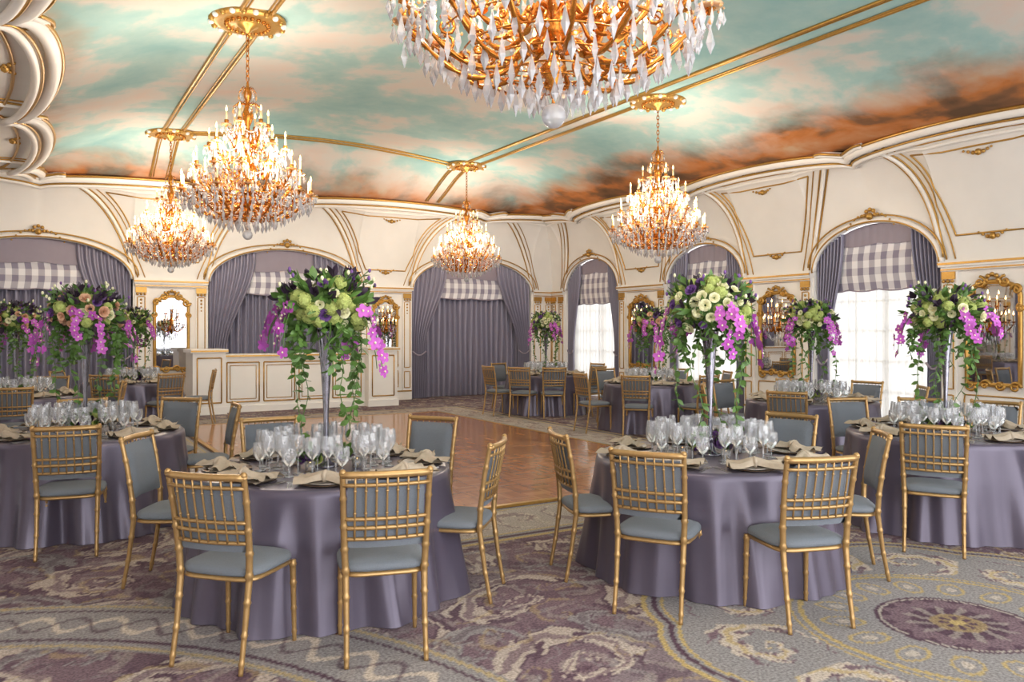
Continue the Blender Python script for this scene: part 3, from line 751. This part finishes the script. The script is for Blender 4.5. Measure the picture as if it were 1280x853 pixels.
    for a0 in (0.35,PI+.2,2.0,-1.2):
        for s_ in range(2):
            a=a0+rnd.uniform(-.35,.35); L_=rnd.uniform(.20,.46); pv=[]
            for k in range(8):
                f=k/7; rr=.2+.17*math.sin(f*PI*.5); pv.append(Vector((rr*math.cos(a+.15*f),rr*math.sin(a+.15*f),1.04-L_*f**1.4)))
            tube(mb,pv,.003,leaf,4)
            for k in range(2,8):
                n=Vector((math.cos(a)+rnd.uniform(-.9,.9),math.sin(a)+rnd.uniform(-.9,.9),rnd.uniform(-.3,.5)))
                orchid(mb,pv[k]+n.normalized()*rnd.uniform(.01,.045),n,rnd.uniform(.032,.042),rnd,orch)
    for i in range(18):
        a=rnd.random()*6.28; r=rnd.uniform(.07,.15); d=Vector((math.cos(a),math.sin(a),.9))
        p=Vector((r*math.cos(a),r*math.sin(a),rnd.uniform(.03,.12)))
        x=rnd.random()
        if x<.35: rose(mb,p,d,.035,roseP,rnd)
        elif x<.6: rose(mb,p,d,.035,roseG,rnd)
        for q in range(4): leafm(mb,p,d+Vector((rnd.uniform(-.6,.6),rnd.uniform(-.6,.6),rnd.uniform(-.2,.3))),.075,.02,leaf if rnd.random()<.6 else leafd,rnd)
    for q in range(4):
        a=q*PI/2+.5; M=T3(.21*math.cos(a),.21*math.sin(a),0)
        lathe(mb,[(.001,.0),(.03,.001),(.034,.06),(.031,.06),(.028,.01)],glass,12,M); lathe(mb,[(.001,.035),(.025,.035),(.025,.004)],candle,10,M)
        lathe(mb,[(.001,.037),(.005,.045),(.001,.058)],flame,6,M)
    return mb.mesh('flower_centerpiece')
FL=[centerpiece(1,False),centerpiece(5,True),centerpiece(9,False,True),centerpiece(14,True)]
def wv(a): return math.radians(a-30.96)
CD=1.0
tables=[
 (1.585,4.915,[(-101,1.04,-5),(-62,1.07,-13),(-7,.83,-4),(65,1.05,0),(122,1.05,0),(173,.99,7)],0,.3),
 (4.0,4.02,[(-121,.97,5),(-77,1.02,0),(192,.82,0),(-11,.84,0),(46,1.0,0)],1,.8),
 (.386,7.64,[(-67,.98,-2),(27,.95,0),118,-135,75],2,1.2),
 (6.60,3.90,[(-123,.97,5),105,72,42,0,-60],3,2.0),
 (8.25,6.57,[-122,170,130,80,35,-12],1,2.5),
 (8.70,10.05,[-112,-58,200,5,60,120],2,.4),
 (8.70,13.2,[-117,-85,208,30,80,-40,140],1,1.1),
 (1.45,14.75,[-82,-40,18,110,180],0,2.2),
 (-.18,12.35,[-60,-110,15,100],2,.1)]
rj=random.Random(5)
for n,(x,y,ch,fv,fr) in enumerate(tables):
    place(TM[n%3],'round_dining_table',(x,y,0),rj.random()*6)
    rr=wv(-80)+rj.uniform(-.1,.1)
    place(PL,'dinner_plate_set',(x,y,.7505),rr); place(NK,'folded_napkin_set',(x,y,.7505),rr)
    place(CU,'cutlery_set',(x,y,.7505),rr); place(GL,'wine_glass_set',(x,y,.7505),rr)
    place(FL[fv],'flower_centerpiece',(x,y,.7505),fr)
    for a in ch:
        d=CD+rj.uniform(-.01,.05); off=rj.uniform(-6,6)
        if isinstance(a,tuple): a,d,off=a
        t=wv(a)
        place(CH,'dining_chair',(x+d*math.cos(t),y+d*math.sin(t),0),t+PI/2+math.radians(off))
# ---------------------------------------------------------------- chandelier
def chandelier():
    rnd=random.Random(2); random.seed(11); mb=MB()
    lathe(mb,[(.001,.13),(.012,.14),(.02,.17),(.012,.19),(.05,.24),(.06,.27),(.03,.31),(.025,.36),(.07,.41),(.09,.46),(.05,.52),(.03,.58),(.035,.7),(.07,.75),(.075,.8),(.035,.87),(.03,.97),(.06,1.03),(.065,1.08),(.03,1.14),(.025,1.25),(.05,1.31),(.06,1.38),(.035,1.45),(.02,1.52),(.04,1.57),(.045,1.62),(.02,1.68),(.012,1.74),(.001,1.75)],brass,16)
    sphere(mb,(0,0,.06),.055,crystal,12,8); tube(mb,[(0,0,.11),(0,0,.14)],.008,brass,6)
    z=1.75; k=0
    while z<2.33:
        a=(k%2)*PI/2
        tube(mb,[(.018*math.cos(t)*math.cos(a),.018*math.cos(t)*math.sin(a),z+.03+.036*math.sin(t)) for t in [2*PI*q/10 for q in range(10)]],.006,brass,5,closed=True)
        z+=.055;k+=1
    def leafscroll(r0,z0,a,s):
        ca,sa=math.cos(a),math.sin(a); pts=[];rad=[]
        for i in range(14):
            f=i/13; t=f*1.5*2*PI; q=s*(1-.8*f); rr=r0+q*math.cos(t+1); zz=z0+q*math.sin(t+1)
            pts.append((rr*ca,rr*sa,zz)); rad.append(.009*(1-.5*f))
        tube(mb,pts,rad,brass,5)
    tiers=[(.68,.50,14,.36),(.56,.74,12,.52),(.40,1.0,8,.82),(.22,1.24,6,1.08)]
    for ti,(R,z,n,zr) in enumerate(tiers):
        for k in range(n):
            a=2*PI*(k+.5*(ti%2))/n; ca,sa=math.cos(a),math.sin(a)
            pts=[];rad=[]
            for i in range(22):
                f=i/21; r=.05+(R-.05)*f; zz=zr+(z-zr)*f**2.2-.11*math.sin(PI*f)*(1+.3*math.sin(PI*f))
                if f<.25: zz+=.05*math.sin(PI*f/.25)
                pts.append((r*ca,r*sa,zz)); rad.append(.006+.009*abs(math.sin(f*PI*5)))
            tube(mb,pts,rad,brass,6)
            leafscroll(R*.72,z-.10,a,.045); leafscroll(R*.93,z-.055,a,.03); leafscroll(R*.5,(z*.6+zr*.4)-.07,a,.03)
            for q in (.35,.6,.85):
                r=R*q; zz=zr+(z-zr)*q**2.2-.11*math.sin(PI*q)*(1+.3*math.sin(PI*q))
                for sgn in (-1,1): leafm(mb,(r*ca,r*sa,zz),(ca*.3-sgn*sa,sa*.3+sgn*ca,.5),.055,.017,brass,rnd)
            M=T3(R*ca,R*sa,z)
            lathe(mb,[(.001,-.03),(.015,-.025),(.012,-.005),(.03,.004),(.036,.012),(.016,.02),(.024,.035),(.024,.06),(.012,.06)],brass,8,M)
            lathe(mb,[(.015,.0),(.05,.006),(.058,.018),(.05,.014),(.02,.012)],amber,12,M)
            lathe(mb,[(.011,.05),(.011,.15),(.001,.153)],candle,7,M)
            lathe(mb,[(.001,.152),(.010,.165),(.012,.177),(.001,.22)],flame,7,M)
            for q in range(8):
                t=a+2*PI*q/8; x=R*ca+.055*math.cos(t); y=R*sa+.055*math.sin(t)
                drop(mb,x,y,z+.01,.018,.007,amber); drop(mb,x,y,z-.01,rnd.uniform(.06,.09),.0125)
            drop(mb,R*ca,R*sa,z-.04,.03,.012,amber); drop(mb,R*ca,R*sa,z-.07,.13,.021)
            a2=2*PI*(k+1+.5*(ti%2))/n
            for q in range(1,12):
                f=q/12; aa=a+(a2-a)*f; rr=R*(.97-.04*math.sin(PI*f)); drop(mb,rr*math.cos(aa),rr*math.sin(aa),z+.0-.08*math.sin(PI*f),.022,.010)
                if q in (2,4,6,8,10): drop(mb,rr*math.cos(aa),rr*math.sin(aa),z-.022-.08*math.sin(PI*f),.10 if q==6 else .07,.014)
            if ti<3:
                R2,z2=tiers[ti+1][0],tiers[ti+1][1]
                for q in range(1,14):
                    f=q/14; rr=R+(R2*.6-R)*f; zz=z+(z2+.02-z)*f-.09*math.sin(PI*f); drop(mb,rr*ca,rr*sa,zz,.022,.010,amber)
                for q in (.35,.65):
                    rr=R+(R2*.6-R)*q; drop(mb,rr*ca,rr*sa,z+(z2-z)*q-.10,.09,.015)
    for R,z,n,l in ((.60,.42,38,.12),(.50,.36,32,.13),(.40,.30,26,.13),(.30,.25,20,.13),(.2,.21,14,.12),(.11,.19,9,.1)):
        for k in range(n):
            a=2*PI*k/n; x,y=R*math.cos(a),R*math.sin(a)
            drop(mb,x,y,z+.03,.03,.011); drop(mb,x,y,z,l,.018)
        tube(mb,[(R*math.cos(t),R*math.sin(t),z+.03) for t in [2*PI*q/40 for q in range(40)]],.005,brass,4,closed=True)
    for R,z,n in ((.14,.62,8),(.14,.88,8),(.12,1.12,8),(.15,1.45,12),(.09,1.62,8)):
        for k in range(n):
            a=2*PI*k/n; drop(mb,R*math.cos(a),R*math.sin(a),z,.09,.014,amber if k%2 else None)
            tube(mb,[(0,0,z+.04),(R*.6*math.cos(a),R*.6*math.sin(a),z+.06),(R*math.cos(a),R*math.sin(a),z)],.005,brass,4)
    return mb
CM=chandelier().mesh('crystal_chandelier')
mm=MB()
lathe(mm,[(.001,-.13),(.02,-.12),(.05,-.085),(.10,-.05),(.13,-.03),(.2,-.04),(.26,-.02),(.3,-.035),(.36,-.02),(.41,0.0),(.41,.03)],gold,40)
for k in range(20):
    a=2*PI*k/20; sphere(mm,(.38*math.cos(a),.38*math.sin(a),-.015),.035,creamw if k%2 else gold,7,4); sphere(mm,(.22*math.cos(a),.22*math.sin(a),-.035),.028,brass,6,4)
MM=mm.mesh('ceiling_medallion')
for x,y,dz in ((1.985,2.95,-.10),(2.03,9.03,0),(2.05,14.85,0),(7.95,9.05,0),(7.67,14.6,0)):
    zc=min(zceil(x,y),5.0)
    o=place(CM,'crystal_chandelier',(x,y,zc-.06-2.345+dz),random.random())
    place(MM,'ceiling_medallion',(x,y,zc-.01),0)
    for k in range(8):
        a=2*PI*(k+.5)/8; up=k%2
        l=bpy.data.lights.new('candle_light','POINT'); l.energy=20; l.color=(1,.89,.74); l.shadow_soft_size=.03
        lo=bpy.data.objects.new('candle_light',l); bpy.context.scene.collection.objects.link(lo); lo.parent=o
        R=.64 if up else .48; lo.location=(R*math.cos(a),R*math.sin(a),.76 if up else 1.0)
# ---------------------------------------------------------------- world, camera
wd=bpy.data.worlds.new('World'); bpy.context.scene.world=wd; wd.use_nodes=True
bg=wd.node_tree.nodes['Background']; bg.inputs[0].default_value=(.98,.985,1,1); bg.inputs[1].default_value=3.9
cam=bpy.data.cameras.new('Camera'); co_=bpy.data.objects.new('Camera',cam); bpy.context.scene.collection.objects.link(co_)
co_.location=(0,0,1.6); co_.rotation_euler=(PI/2,0,math.radians(-30.96))
cam.sensor_width=36; cam.lens=28.125; cam.shift_y=-12.5/1280; cam.clip_start=.05
bpy.context.scene.camera=co_
vs_=bpy.context.scene.view_settings
vs_.view_transform='Standard'
vs_.exposure=0.22
